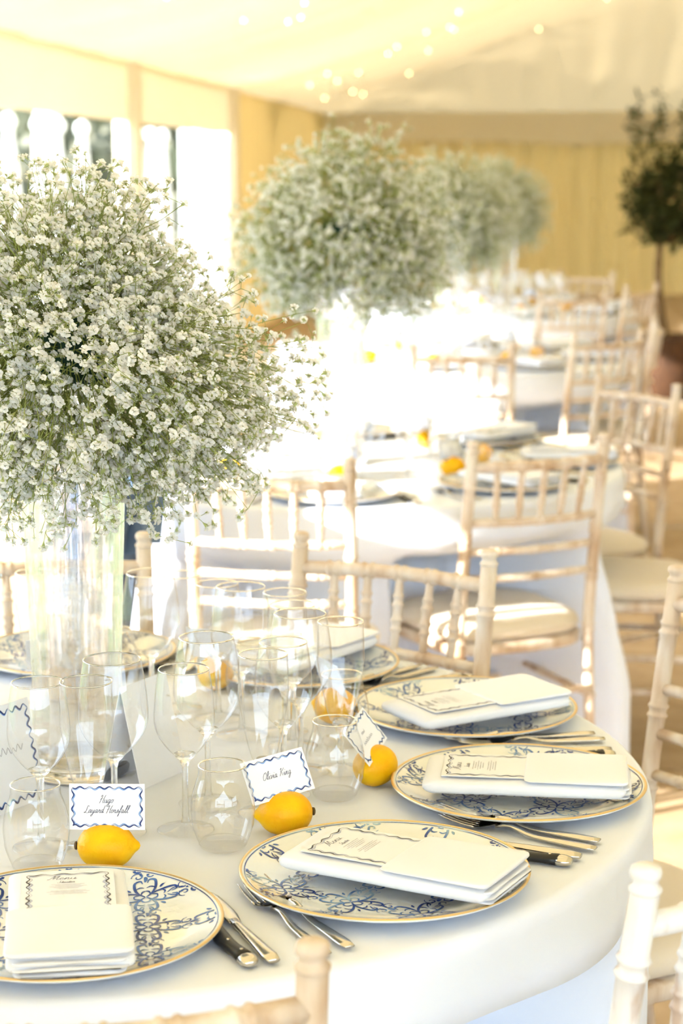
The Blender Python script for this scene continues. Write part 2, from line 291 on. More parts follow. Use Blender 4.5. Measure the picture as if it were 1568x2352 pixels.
# ------------------------------------------------------------------ chairs
def ringed(path_fn, L, r, rings, rr=1.22, w_=.0045, gap=.0075, extra=None, sides=12):
    """bamboo-turned rod: radius with double beads at the given arc positions"""
    s = [0, L]
    for q in rings:
        for c in (-gap, gap): s += [q+c-w_, q+c-w_*.5, q+c, q+c+w_*.5, q+c+w_]
        s += [q]
    s += list(np.linspace(0, L, 9)); s = sorted(x for x in set(np.round(s, 5)) if 0 <= x <= L)
    s = np.array(s); rad = np.full(len(s), r)
    for q in rings:
        for c in (-gap, gap):
            k = np.clip(1-np.abs(s-q-c)/w_, 0, 1); rad = np.maximum(rad, r*(1+(rr-1)*np.sqrt(k)))
        rad = np.where(np.abs(s-q) < .001, r*.97, rad)
    if extra is not None: rad = rad*extra(s/L)
    g = MB(); g.tube(np.array([path_fn(x/L) for x in s]), rad, sides); return g
def make_chair(m):
    t = thing('bamboo_chair', None, 'chair')
    def ln(a, b): a = np.array(a, float); b = np.array(b, float); return (lambda s: a+(b-a)*s), float(np.linalg.norm(b-a))
    for sx in (-1, 1):
        def post(s, sx=sx):
            z = .905*s; return np.array([sx*.174, -.195-.055*max(0, (z-.46)/.45)**1.3-.045*max(0, (.46-z)/.46)**1.5, z])
        g = ringed(post, .905, .0135, [.14, .30, .455, .585, .70, .83], extra=lambda q: np.where(q < .5, .82+.36*q, 1)); top = post(1)
        g.lathe([(.0135, 0), (.0150, .002), (.0150, .005), (.0118, .0075), (.0112, .012), (.0138, .0145), (.0146, .019), (.0135, .0235), (.009, .0262), (.001, .0268)], 14, tuple(top-np.array([0, 0, .003])))
        g.build('back_post', m, t)
        f_, L = ln((sx*.19, .185, 0), (sx*.192, .175, .435)); ringed(f_, L, .0125, [.13, .29, .405], extra=lambda q: .8+.25*q).build('front_leg', m, t)
        f_, L = ln((sx*.174, -.215, .20), (sx*.191, .178, .20)); ringed(f_, L, .0085, [.1, .2, .3], sides=8).build('side_stretcher', m, t)
        f_, L = ln((sx*.174, -.222, .29), (sx*.191, .178, .29)); ringed(f_, L, .0085, [.13, .26], sides=8).build('side_stretcher', m, t)
    def rail(z, bow, y0, w_=.174): return lambda s: np.array([-w_+2*w_*s, y0-bow*math.sin(PI*s), z])
    yt = lambda z: -.195-.055*max(0, (z-.46)/.45)**1.3
    xs = [(i+1)/6 for i in range(5)]; W2 = .348
    ringed(rail(.868, .035, yt(.868)), W2, .0118, [x*W2 for x in xs]).build('top_rail', m, t)
    ringed(rail(.735, .030, yt(.735)), W2, .0095, [x*W2 for x in xs], sides=10).build('back_rail', m, t)
    for z in (.665, .60): ringed(rail(z, .024, yt(z)), W2, .0088, [.07, .174, .28], sides=10).build('back_rail', m, t)
    for x in xs:
        a = rail(.735, .030, yt(.735))(x*.94+.03); b_ = rail(.868, .035, yt(.868))(x); f_, L = ln(a, b_)
        ringed(f_, L, .0062, [L*.36, L*.66], rr=1.3, sides=8, extra=lambda q: 1+.35*np.sin(PI*q)).build('spindle', m, t)
    g = MB()
    def sq(r, z):
        a = np.linspace(0, 2*PI, 36, endpoint=False); c = np.sign(np.cos(a))*np.abs(np.cos(a))**.55; s = np.sign(np.sin(a))*np.abs(np.sin(a))**.55
        return np.stack([r*c*(1+.04*s), r*.98*s-.01, np.full(36, z)], 1)
    def loft(rings):
        n = len(rings); v = np.concatenate(rings); f = [(i*36+j, i*36+(j+1) % 36, (i+1)*36+(j+1) % 36, (i+1)*36+j) for i in range(n-1) for j in range(36)]
        f += [tuple(range(36))[::-1], tuple((n-1)*36+j for j in range(36))]; return v, f
    g.add(*loft([sq(.196, .412), sq(.202, .416), sq(.202, .436), sq(.196, .44)])); g.build('seat', m, t)
    g = MB(); g.add(*loft([sq(.180, .441), sq(.194, .447), sq(.200, .462), sq(.194, .477), (sq(.17, .488)), sq(.10, .495), sq(.03, .497)])); g.build('cushion', 'cushion_cloth', t)
    for z, y in ((.25, .18), (.31, -.213)):
        hw = .19 if y > 0 else .174; f_, L = ln((-hw, y, z), (hw, y, z)); ringed(f_, L, .0085, [.09, .19, .28], sides=8).build('front_stretcher' if y > 0 else 'rear_stretcher', m, t)
    return t
chairA = make_chair('limewash'); chairW = make_chair('white_paint')
T1 = np.array([-.353, 2.521]); T2 = np.array([0., 5.3]); T3 = np.array([.45, 8.4]); T4 = np.array([.92, 11.3])
CHAIRS = []
def chair(x, y, T, label, group, proto=None, turn=0):
    d = np.array(T)-np.array([x, y]); rz = math.atan2(d[1], d[0])-PI/2+turn
    # (x, y) is the middle of the chair's top rail; the chair's origin lies in front of it
    ox = np.array([x, y])+.25*np.array([-math.sin(rz), math.cos(rz)])
    CHAIRS.append((ox[0], ox[1], rz)); return place(proto or chairA, (ox[0], ox[1], 0), rz, label, group)
g1 = 'chairs around the front table'; g2 = 'chairs around the second table'; g3 = 'chairs around the third table'; g4 = 'chairs around the fourth table'
chair(-.195, 1.475, T1, 'limewashed bamboo chair with its top rail in front of the two-line card plate', g1, chairA)
chair(.39, 1.80, T1, 'white painted bamboo chair with worn rings beside the front cloth folds', g1, chairW)
chair(.600, 2.87, T1, 'tan bamboo chair cut by the picture edge next to the front table', g1, turn=.12)
chair(.085, 3.235, T1, 'limewashed chair seen from its front, standing beyond the plates of the front table', g1, turn=.06)
chair(-.505, 3.28, T1, 'sunlit bamboo chair behind the tall glass vase', g1)
chair(.455, 4.53, T2, 'tan bamboo chair with padded seat drawn up to the second table', g2, turn=-.1)
chair(-.155, 4.22, T2, 'pale chair between the flower ball and the second table', g2)
chair(.87, 5.83, T2, 'bamboo chair with upright spindles beyond the second table, by the tree side', g2)
chair(.985, 5.15, T2, 'chair post cut by the picture edge beside the second table', g2)
chair(-.20, 6.28, T2, 'white sunlit chair behind the second table, left of its vase', g2)
chair(.43, 7.06, T3, 'tan chair with its back in front of the third table', g3)
chair(1.02, 7.62, T3, 'chair at the third table corner with its back turned to the aisle', g3)
chair(1.30, 8.28, T3, 'chair facing the third table from the aisle, below the potted tree', g3)
chair(1.18, 10.2, T4, 'small blurred chair drawn up to the fourth table', g4)
chair(1.62, 10.8, T4, 'chair on the aisle side of the fourth table', g4)
chair(1.50, 12.25, T4, 'farthest tan chair beyond the fourth table against the warm-lit lining', g4)

# ------------------------------------------------------------------ tables and cloths
def make_table():
    t = thing('banquet_table', None, 'table')
    MB().lathe([(.001, .722), (.742, .722), (.745, .735), (.742, .751), (.001, .751)], 48).build('tabletop', 'limewash', t)
    MB().lathe([(.001, 0), (.20, 0), (.19, .02), (.04, .04), (.03, .10), (.03, .66), (.12, .722)], 20).build('pedestal', 'steel', t)
    return t
def make_cloth(name, R, nf, amp, base, ph, seed, T=None):
    g = MB(); nt = 432; th = np.linspace(0, 2*PI, nt, endpoint=False); r_ = np.random.default_rng(seed); p1, p2, p3 = r_.uniform(0, 6, 3)
    rows = [(rr, .7555, 0) for rr in (.001, .2, .4, .55, .66, R-.012)]+[(R-.004, .7535, 0), (R+.001, .748, 0)]
    zs = np.concatenate([[.735, .715], np.linspace(.69, .004, 22)]); vs_ = []
    for rr, z, s in rows: vs_.append(np.stack([rr*np.cos(th), rr*np.sin(th), np.full(nt, z)], 1))
    for z in zs:
        s = (.748-z)/.748; f = min(1, s*1.5)**1.1
        wave = np.sin(nf*th+ph+.7*np.sin(3*th+p1))+.45*np.sin((nf*1.0+5)*th+p2)*s+.3*np.sin(5*th+p3); sharp = np.sign(wave)*np.abs(wave)**.85
        rr = R+.003+f*(base+amp*sharp)
        wz = np.clip((.66-z)/.10, 0, 1); wz = wz*wz*(3-2*wz)
        for (cx_, cy_, rz_) in CHAIRS:                            # hang in front of tucked-in seats
            dx, dy = cx_-T[0], cy_-T[1]; dc = math.hypot(dx, dy)
            if dc > 1.3: continue
            lx = np.abs(rr*np.sin(th-math.atan2(dy, dx))); on = np.cos(th-math.atan2(dy, dx)) > .3; fr_ = dc-.225; ws = np.clip((.33-lx)/.10, 0, 1); ws = ws*ws*(3-2*ws)*on*wz
            tgt = np.minimum(rr, fr_-.02+.030*np.sin(20*th+seed)*min(1, s*1.2)); rr = rr+(tgt-rr)*ws
        vs_.append(np.stack([rr*np.cos(th), rr*np.sin(th), np.full(nt, z)], 1))
    n = len(vs_); f = [(i*nt+j, (i+1)*nt+j, (i+1)*nt+(j+1) % nt, i*nt+(j+1) % nt) for i in range(n-1) for j in range(nt)]
    g.add(np.concatenate(vs_), f); return g.build(name, 'table_linen')
tb = make_table()
for k, (T, lab) in enumerate(((T1, 'round banquet table in front, hidden under its white cloth'), (T2, 'second round banquet table, hidden under its white cloth'), (T3, 'third round banquet table, hidden under its white cloth'), (T4, 'fourth round banquet table, hidden under its white cloth'))):
    place(tb, (T[0], T[1], 0), .3*k, lab, 'round banquet tables')
c1 = make_cloth('tablecloth', .75, 11, .048, .015, 1.0, 1, T1); c1.location = (T1[0], T1[1], 0)
tag(c1, 'white floor-length cloth over the front table with soft folds', 'tablecloth', 'white tablecloths')
for k, (T, lab) in enumerate(((T2, 'white cloth with deep folds and sunlit hem on the second table'), (T3, 'rosy shaded white cloth on the third table'), (T4, 'small blurred white cloth on the fourth table'))):
    o = make_cloth('tablecloth', .75, 9, .042, .045, .4+k, 2+k, T); o.location = (T[0], T[1], 0); tag(o, lab, 'tablecloth', 'white tablecloths')
TOP = .756

# ------------------------------------------------------------------ crockery
PROF_T = [(0, .006), (.10, .006), (.118, .0075), (.135, .0115), (.150, .0168), (.158, .0195)]
def plate_z(r): return np.interp(r, [p[0] for p in PROF_T], [p[1] for p in PROF_T])
def scroll_pattern():
    g = MB(); p = .082; K_ = 1.12
    def put_(pts, wd):
        wd *= .72; pts = smooth_path(pts, 5) if len(pts) < 9 else np.asarray(pts); n = len(pts); tt = np.linspace(0, 1, n); w_ = wd*(.25+.75*np.sin(PI*np.clip(tt*.9+.08, 0, 1)))
        q = MB(); q.ribbon(pts, w_); v = q.arr(); r = np.hypot(v[:, 0], v[:, 1])
        ok = r < .1532
        if not ok.any(): return
        v[:, 2] = plate_z(r)+.0005; g.add(v, [f_ for f_ in q.f if all(ok[i] for i in f_)])
    def spiral(c, r0, a0, turns, sgn, n=15):
        t = np.linspace(0, 1, n); r = r0*(1-.86*t); a = a0+sgn*2*PI*turns*t; return np.stack([c[0]+r*np.cos(a), c[1]+r*np.sin(a)], 1)
    def rot(pts, a, c): pts = np.asarray(pts); ca, sa = math.cos(a), math.sin(a); return np.stack([c[0]+pts[:, 0]*ca-pts[:, 1]*sa, c[1]+pts[:, 0]*sa+pts[:, 1]*ca], 1)
    for i in range(-3, 4):
        for j in range(-3, 4):
            c = (i*p, j*p)
            for q in range(4):                                    # leafy crossed arms at every node
                a = PI/4+q*PI/2
                for s in (1, -1):
                    put_(rot(np.array([(.001, 0), (.012, s*.001), (.022, s*.006), (.0295, s*.014), (.027, s*.020), (.0215, s*.0178)]), a, c), .0044)
                    put_(rot(np.array([(.008, s*.001), (.0105, s*.006), (.0085, s*.010)]), a, c), .0030)
                    put_(rot(np.array([(.020, s*.005), (.019, s*.0105), (.0145, s*.0128)]), a, c), .0028)
                put_(rot(np.array([(.022, 0), (.0255, .0004), (.029, 0)]), a, c), .0042)
            for q in range(2):                                    # heart scrolls with a bud between the nodes
                cc = (c[0]+(p/2 if q == 0 else 0), c[1]+(0 if q == 0 else p/2)); a = q*PI/2
                for s in (1, -1):
                    put_(rot(spiral((0, s*.0075), .0075, -s*PI/2+PI, 1.15, s), a, cc), .0026)
                    put_(rot(np.array([(-.0075, s*.0075), (-.013, s*.006), (-.018, s*.0015)]), a, cc), .0026)
                put_(rot(np.array([(.002, 0), (.006, .001), (.011, 0)]), a, cc), .0060)
                put_(rot(np.array([(-.006, .0035), (-.003, .0045), (0, .003)]), a, cc), .0032); put_(rot(np.array([(-.006, -.0035), (-.003, -.0045), (0, -.003)]), a, cc), .0032)
    return g
def make_plate():
    t = thing('charger_plate', None, 'plate')
    MB().lathe([(.001, .001), (.085, .001), (.092, 0), (.096, .001), (.118, .0035), (.145, .0115), (.157, .0155), (.160, .0178), (.1595, .0196), (.158, .0200)]+[(a, b) for a, b in PROF_T[::-1][1:]]+[], 96).build('dish', 'porcelain', t)
    MB().lathe([(.1568, .0198), (.1578, .0204), (.1590, .0206), (.1600, .0199), (.1604, .0188)], 96).build('gold_rim', 'gold_band', t)
    MB().lathe([(.1534, .01875), (.1545, .0192)], 96).build('blue_rim_line', 'blue_print', t)
    scroll_pattern().build('scroll_pattern', 'blue_print', t, False); return t
def slab(L, W, H, z, x0=0, wav=0, seed=0, nx=34, ny=16, rc=.010, thin0=1.):
    """soft folded layer of cloth: pillowed, rounded corners and fully rounded edges"""
    t_ = np.linspace(-1, 1, nx); X = np.sign(t_)*(1-(1-np.abs(t_))**1.6)*L/2; a = np.linspace(0, 2*PI, 2*ny, endpoint=False); rows = []
    for x in X:
        d = L/2-abs(x); cut = rc-math.sqrt(max(0, rc*rc-(rc-min(d, rc))**2)); e = min(1, d/(H*.75)); hh = H/2*math.sqrt(max(.03, 1-(1-e)**2)); ww = W/2-cut
        if x < 0: hh *= thin0+(1-thin0)*(1-abs(x)/(L/2))
        cs = np.cos(a); sn = np.sin(a); y = np.sign(cs)*np.abs(cs)**.42*ww; zz = np.sign(sn)*np.abs(sn)**.62*hh
        wv = wav*(np.sin(x*37+seed)+np.sin(y*61+x*20+seed*2))
        rows.append(np.stack([np.full(2*ny, x+x0), y+wav*.8*np.sin(x*45+seed*3), z+H/2+zz+wv*(sn > .1)], 1))
    v = np.concatenate(rows); m_ = 2*ny; f = [(i*m_+j, i*m_+(j+1) % m_, (i+1)*m_+(j+1) % m_, (i+1)*m_+j) for i in range(nx-1) for j in range(m_)]
    f += [tuple(range(m_))[::-1], tuple((nx-1)*m_+j for j in range(m_))]; return v, f
def make_napkin():
    t = thing('folded_napkin', None, 'napkin')
    g = MB(); g.add(*slab(.248, .123, .0212, 0, 0, .0007, 1, nx=44, ny=22)); g.build('folded_body', 'napkin_linen', t)
    for k, (W, H, z, x0) in enumerate(((.108, .0050, .0010, .104), (.113, .0052, .0064, .106), (.110, .0048, .0120, .1035))):
        g = MB(); g.add(*slab(.050, W, H, z, x0, .0007, k+3)); g.build('folded_layer', 'napkin_linen', t)
    g = MB(); g.add(*slab(.126, .124, .0066, .0195, .0635, .0006, 5, thin0=.45)); g.build('pocket_fold', 'napkin_linen', t)
    return t
NAP_H = .0155                                                    # the menu lies here, above the napkin's foot

# pen-stroke alphabet: (advance, strokes)
GL = {
 'u': (.95, [[(0, .9), (.05, .2), (.25, 0), (.5, .2), (.6, .9)], [(.6, .9), (.62, .2), (.75, 0), (.95, .25)]]),
 'g': (.9, [[(.55, .8), (.3, .95), (.05, .55), (.1, .1), (.35, .05), (.55, .5), (.6, .9)], [(.6, .9), (.55, -.3), (.35, -1), (.1, -.8), (.3, -.35), (.9, .2)]]),
 'o': (.8, [[(.4, .95), (.1, .75), (.05, .25), (.3, 0), (.55, .3), (.5, .8), (.35, .9), (.6, .8), (.82, .85)]]),
 'a': (.95, [[(.55, .8), (.3, .95), (.05, .5), (.12, .05), (.35, .1), (.58, .6), (.6, .9)], [(.6, .9), (.58, .2), (.7, 0), (.95, .25)]]),
 'y': (.95, [[(0, .9), (.05, .25), (.25, .05), (.5, .3), (.6, .9)], [(.6, .9), (.5, -.4), (.25, -1), (.05, -.75), (.4, -.2), (.95, .25)]]),
 'r': (.75, [[(0, .2), (.15, .95), (.2, .75), (.45, .85), (.4, .25), (.5, 0), (.75, .2)]]),
 'd': (.95, [[(.55, .8), (.3, .95), (.05, .5), (.12, .05), (.35, .1), (.6, .7), (.75, 2.1)], [(.75, 2.1), (.6, .4), (.7, 0), (.95, .25)]]),
 's': (.75, [[(0, .1), (.3, .6), (.38, 1), (.5, .55), (.45, .1), (.15, 0), (.1, .2)], [(.45, .1), (.75, .25)]]),
 'f': (.7, [[(0, .2), (.4, .9), (.6, 1.9), (.45, 2.1), (.3, 1.2), (.2, -.6), (.05, -1), (.12, -.3), (.4, .3), (.72, .35)]]),
 'l': (.6, [[(0, .2), (.4, 1.2), (.5, 2.1), (.3, 2), (.2, .6), (.3, 0), (.62, .25)]]),
 'i': (.6, [[(0, .25), (.2, .9), (.2, .2), (.35, 0), (.6, .25)], [(.30, 1.35), (.34, 1.45), (.36, 1.5)]]),
 'v': (.8, [[(0, .8), (.15, .9), (.25, .1), (.35, .05), (.6, .8), (.55, .9), (.82, .8)]]),
 'n': (.95, [[(0, .1), (.15, .9), (.12, .4), (.1, 0)], [(.1, 0), (.3, .75), (.5, .9), (.55, .5), (.55, .1), (.7, 0), (.95, .25)]]),
 'e': (.75, [[(0, .3), (.4, .55), (.45, .9), (.25, .95), (.1, .5), (.2, .05), (.45, 0), (.75, .3)]]),
 't': (.62, [[(0, .3), (.3, 1.5), (.2, .3), (.35, 0), (.62, .25)], [(.05, 1), (.3, 1.03), (.5, 1.05)]]),
 'H': (1.4, [[(.1, 1.6), (.2, 2), (.45, 2), (.35, 1), (.2, 0), (0, -.1)], [(1.3, 2.1), (1.1, 1.5), (1, .3), (1.1, 0), (1.4, .2)], [(.05, .9), (.5, 1.1), (1.3, 1.05)]]),
 'L': (1.15, [[(.80, 1.75), (.62, 2.05), (.40, 1.85), (.40, 1.0), (.28, .3), (.05, .0), (-.12, .12), (.1, .24), (.5, .06), (.85, -.06), (1.15, .12)]]),
 'O': (1.2, [[(.7, 2), (.25, 1.7), (.05, .9), (.2, .1), (.6, 0), (1, .6), (1.05, 1.5), (.75, 2), (.5, 1.7), (1.0, 1.6)]]),
 'K': (1.3, [[(.1, 1.6), (.3, 2), (.4, 1.9), (.25, .7), (.1, 0)], [(1.2, 2), (.8, 1.4), (.3, 1), (.6, .9), (.9, .2), (1.3, .1)]]),
 'M': (1.7, [[(-.1, .1), (.1, 0), (.3, .8), (.6, 2)], [(.6, 2), (.65, .9), (.7, .3)], [(.7, .3), (1, 1.3), (1.3, 2)], [(1.3, 2), (1.25, .8), (1.35, 0), (1.7, .3)]]),
 'S': (1.2, [[(1.1, 1.7), (.8, 2), (.4, 1.7), (.6, 1.1), (.8, .5), (.5, 0), (.1, .1), (0, .4)]]),
 ' ': (.7, [])}
def write(g, text, cx, cyy, h, wd, z, squeeze=1., slant=.35):
    """h = x-height in metres, centred on (cx, cyy)"""
    tot = sum(GL[c][0] for c in text)*h*squeeze; x = cx-tot/2
    for c in text:
        adv, st = GL[c]
        for s in st:
            p = np.array(s, float); p = np.stack([x+(p[:, 0]*squeeze+slant*p[:, 1])*h, cyy+p[:, 1]*h], 1); g.ribbon(smooth_path(p, 5), wd, z, nib=-.1)
        x += adv*h*squeeze
def scribble(g, cx, cyy, L, h, wd, z, seed):
    r_ = random.Random(seed); n = int(L/(h*.55))+2; p = [(cx-L/2+L*i/n, cyy+(h*(.5+.5*r_.random()) if i % 2 else -h*.1*r_.random())) for i in range(n+1)]; g.ribbon(smooth_path(p, 3), wd, z)
def wavy(L, W, amp, nx, ny, wd, z, off=0, sides='tblr', k=0):
    """hand-painted wavy frame on a card of size L x W"""
    g = MB(); hx, hy = L/2, W/2; t = np.linspace(0, 1, 90)
    def side(a, b, nrm, n, ph):
        a = np.array(a); b = np.array(b); d = b-a; p = a+d*t[:, None]+np.array(nrm)*(amp*np.sin(2*PI*n*t+ph)+off)[:, None]; g.ribbon(p, wd*(.75+.45*np.sin(t*17+k+ph)), z)
    if 't' in sides: side((-hx, hy), (hx, hy), (0, -1), nx, 0)
    if 'b' in sides: side((-hx, -hy), (hx, -hy), (0, 1), nx, 0)
    if 'l' in sides: side((-hx, -hy), (-hx, hy), (1, 0), ny, 0)
    if 'r' in sides: side((hx, -hy), (hx, hy), (-1, 0), ny, 0)
    return g
def make_place_card(lines, kind):
    t = thing('place_card', None, 'card'); g = MB(); g.box((0, .026, 0), (.0425, .026, .0003)); g.build('card', 'card_stock', t, False)
    def up_(g_): 
        for v in g_.v: v[:, 1] += .026
        return g_
    up_(wavy(.077, .043, .0012, 7, 4, .0013, .0006)).build('navy_border', 'ink_navy', t, False)
    up_(wavy(.0757, .0417, .0012, 7, 4, .0012, .00045, .0006, k=2)).build('blue_border', 'ink_blue', t, False)
    g = MB()
    for text, dy, h in lines: write(g, text, -.001, .026+dy, h, .00062, .0006, .95)
    if not lines:
        scribble(g, 0, .031, .012, .004, .0006, .0006, 3); scribble(g, 0, .020, .034, .005, .0006, .0006, 4)
    g.build('lettering', 'ink_text', t, False); return t
def make_menu():
    t = thing('menu_card', None, 'menu'); g = MB(); g.box((.03, 0, 0), (.122/2+.01, .048, .0003)); g.build('card', 'card_stock', t, False)
    # card axes: x runs down the page (outwards), y to the guest's right
    def turn(g_):                                      # page (x right, y up) -> local (x = -y, y = x)
        for v in g_.v: x_, y_ = v[:, 0].copy(), v[:, 1].copy(); v[:, 0] = -y_+.035; v[:, 1] = x_
        return g_
    turn(wavy(.082, .14, .0016, 4, 9, .0016, .0006, 0, 'tlr')).build('dark_border', 'ink_grey', t, False)
    turn(wavy(.079, .137, .0016, 4, 9, .0020, .00045, .0012, 'tlr', 1)).build('pale_border', 'ink_pale', t, False)
    g = MB(); write(g, 'Menu', -.006, .054, .0055, .0006, .0006, 1.25, .4); write(g, 'Starter', -.002, .0435, .0032, .00045, .0006, 1.0, .4); turn(g).build('lettering', 'ink_text', t, False)
    g = MB()
    for k, (yy, L) in enumerate(((.0385, .034), (.0355, .026), (.0325, .038), (.0295, .030), (.0265, .022), (.020, .036), (.017, .044), (.014, .03), (.011, .038))): scribble(g, 0, yy, L, .0014, .0003, .0006, k)
    turn(g).build('small_print', 'ink_small', t, False); return t
def make_lemon():
    t = thing('lemon', None, 'lemon')
    prof = [(max(.0008, .0268*math.sqrt(max(0, 1-abs(q)**2.25))), q*.0325) for q in -np.cos(np.linspace(0, PI*.85, 24))]
    prof += [(.0102, .0308), (.0075, .0330), (.0056, .0355), (.0034, .0375), (.0005, .0385)]
    g = MB(); g.lathe(prof, 28); v = g.v[0]; v = np.stack([v[:, 0]*1.0, v[:, 2], v[:, 1]], 1); v[:, 2] += .0262; v[:, 2] *= .97; g.v[0] = v
    g.f = [q[::-1] for q in g.f]; g.build('fruit', 'lemon_skin', t)
    g = MB(); g.lathe([(.0052, -.033), (.0045, -.0352), (.002, -.036), (.0004, -.0355)], 7); v = g.v[0]; g.v[0] = np.stack([v[:, 0], v[:, 2], v[:, 1]+.0256], 1); g.build('stalk_end', 'lemon_stalk', t); return t
def make_wine(h, bowl0, rim, mx, foot, name):
    t = thing(name, None, 'glass')
    MB().lathe([(foot*.97, .0003), (foot, .0012), (foot*.97, .0018), (foot*.55, .0035), (.0062, .0078)], 32).build('foot', 'thin_glass', t)
    MB().lathe([(.006, .008), (.0042, .016), (.0036, .04), (.0038, bowl0-.012), (.006, bowl0-.004), (.011, bowl0+.001), (.0135, bowl0+.0045), (.006, bowl0+.004), (.001, bowl0+.0038)], 28).build('stem', 'solid_glass', t)
    z = np.linspace(0, 1, 22); H = h-bowl0; pr = [(.0125, bowl0+.0035)]
    for q in z[1:]:
        if q < .42: r = .0125+(mx-.0125)*math.sin(PI/2*(q/.42))**.85
        else: r = mx-(mx-rim)*((q-.42)/.58)**1.7
        pr.append((r, bowl0+.0035+(H-.0035)*q))
    MB().lathe(pr, 36).build('bowl', 'thin_glass', t)
    MB().lathe([(rim-.0009, h-.0006), (rim, h+.0005), (rim+.0007, h-.0006), (rim, h-.0015), (rim-.0009, h-.0006)], 36).build('rim', 'solid_glass', t); return t
def make_flute():
    t = thing('champagne_flute', None, 'glass'); h = .200; b0 = .060
    MB().lathe([(.031, .0003), (.032, .0012), (.031, .0018), (.016, .0035), (.0062, .0078)], 32).build('foot', 'thin_glass', t)
    MB().lathe([(.006, .008), (.0042, .014), (.0042, .044), (.007, .056), (.0105, .064), (.009, .070), (.001, .066)], 28).build('stem', 'solid_glass', t)
    pr = [(.0103+(.031-.0103)*min(1, (q/.62))**.62-.0012*max(0, (q-.62)/.38), .064+(h-.064)*q) for q in np.linspace(0, 1, 20)]
    MB().lathe(pr, 36).build('bowl', 'thin_glass', t); r = pr[-1][0]
    MB().lathe([(r-.0009, h-.0006), (r, h+.0005), (r+.0007, h-.0006), (r, h-.0015), (r-.0009, h-.0006)], 36).build('rim', 'solid_glass', t); return t
def make_tumbler():
    t = thing('stemless_tumbler', None, 'glass'); h = .100
    MB().lathe([(.001, 0), (.021, 0), (.0255, .002), (.0285, .006), (.0265, .009), (.015, .0075), (.001, .007)], 32).build('base', 'thick_glass', t)
    pr = [(.0272+.0092*math.sin(PI*min(1, q*1.15))**.9-(.0005+.0035*q*q if q > .3 else 0)+.0045*q, .0055+(h-.0055)*q) for q in np.linspace(0, 1, 20)]
    MB().lathe(pr, 36).build('wall', 'thin_glass', t); r = pr[-1][0]
    MB().lathe([(r-.0009, h-.0006), (r, h+.0005), (r+.0007, h-.0006), (r, h-.0015), (r-.0009, h-.0006)], 36).build('rim', 'solid_glass', t); return t
def make_fork(L):
    t = thing('dinner_fork', None, 'fork'); a = -L/2
    x = np.linspace(a+.075, L/2, 14); q = (x-x[0])/(x[-1]-x[0]); z = .0035+.008*np.exp(-((q-.12)/.16)**2)+.002*q
    g = MB(); g.tube(np.stack([x, 0*x, z], 1), np.interp(q, [0, .12, .5, .9, 1], [.0042, .0032, .0055, .0085, .006]), 10, squash=np.interp(q, [0, .2, 1], [.6, .55, .28])); g.build('handle', 'steel', t)
    xs = np.linspace(a+.048, a+.078, 8); q = (xs-xs[0])/(xs[-1]-xs[0]); wd = np.interp(q, [0, .3, .7, 1], [.0118, .0115, .0075, .0038]); zc = .0040+.0065*q**2
    rows = [np.stack([np.full(7, X), W*np.linspace(-1, 1, 7), Z+.0022*np.linspace(-1, 1, 7)**2], 1) for X, W, Z in zip(xs, wd, zc)]
    g = MB(); top = np.array(rows); g.grid(top+np.array([0, 0, .0016])); g.grid(top[::-1]); g.build('head', 'steel', t)
    for k in range(4):
        y = (-1.5+k)*.0066; xx = np.linspace(a, a+.050, 7); q = np.linspace(0, 1, 7); MB().tube(np.stack([xx, y*(.96+.04*q), .0105-.0062*np.sin(PI/2*q)+.0008], 1), np.interp(q, [0, .15, 1], [.0007, .0016, .0023]), 6, squash=.7).build('tine', 'steel', t)
    return t
def make_knife(L):
    t = thing('table_knife', None, 'knife'); a = -L/2
    x = np.linspace(a, a+.105, 10); q = np.linspace(0, 1, 10); MB().tube(np.stack([x, .003*np.sin(PI*q), 0*x+.006], 1), np.interp(q, [0, .15, .8, 1], [.002, .0085, .009, .0065]), 8, squash=.12).build('blade', 'steel', t)
    x = np.linspace(a+.10, L/2, 10); q = np.linspace(0, 1, 10); MB().tube(np.stack([x, 0*x, 0*x+.0062], 1), np.interp(q, [0, .1, .5, .9, 1], [.005, .0048, .0068, .0090, .0065]), 10, squash=np.interp(q, [0, 1], [.7, .45])).build('handle', 'steel', t); return t
def make_steak_knife(L):
    t = thing('steak_knife', None, 'knife'); a = -L/2
    x = np.linspace(a, a+.105, 10); q = np.linspace(0, 1, 10); MB().tube(np.stack([x, -.003+.003*q, 0*x+.006], 1), np.interp(q, [0, .3, 1], [.001, .0075, .0085]), 8, squash=.1).build('blade', 'steel', t)
    x = np.linspace(a+.10, a+.112, 4); MB().tube(np.stack([x, 0*x, 0*x+.0065], 1), .0075, 10, squash=.7).build('bolster', 'steel', t)
    x = np.linspace(a+.110, L/2-.016, 10); q = np.linspace(0, 1, 10); yy = -.0035*np.sin(PI*q*1.3); h = MB().tube(np.stack([x, yy, 0*x+.0068], 1), np.interp(q, [0, .35, .7, 1], [.0075, .0095, .0082, .0098]), 12, squash=.65).build('handle', 'black_handle', t)
    for k in (1, 5, 8): MB().lathe([(.0018, .0), (.0018, .0014), (.0004, .0017)], 8, (x[k], yy[k], .0118)).build('rivet', 'steel', h)
    x = np.linspace(L/2-.017, L/2, 5); MB().tube(np.stack([x, 0*x+yy[-1], 0*x+.0066], 1), [.0098, .0104, .0102, .0088, .005], 12, squash=.62).build('end_cap', 'steel', t); return t
plate = make_plate(); napkin = make_napkin(); menu = make_menu(); lemon = make_lemon()
small = make_wine(.198, .090, .0298, .0362, .034, 'wine_glass'); large = make_wine(.212, .092, .0335, .0415, .037, 'wine_glass'); flute = make_flute(); tumb = make_tumbler()
fork = make_fork(.205); fork2 = make_fork(.215); knife = make_knife(.215); steak = make_steak_knife(.215)
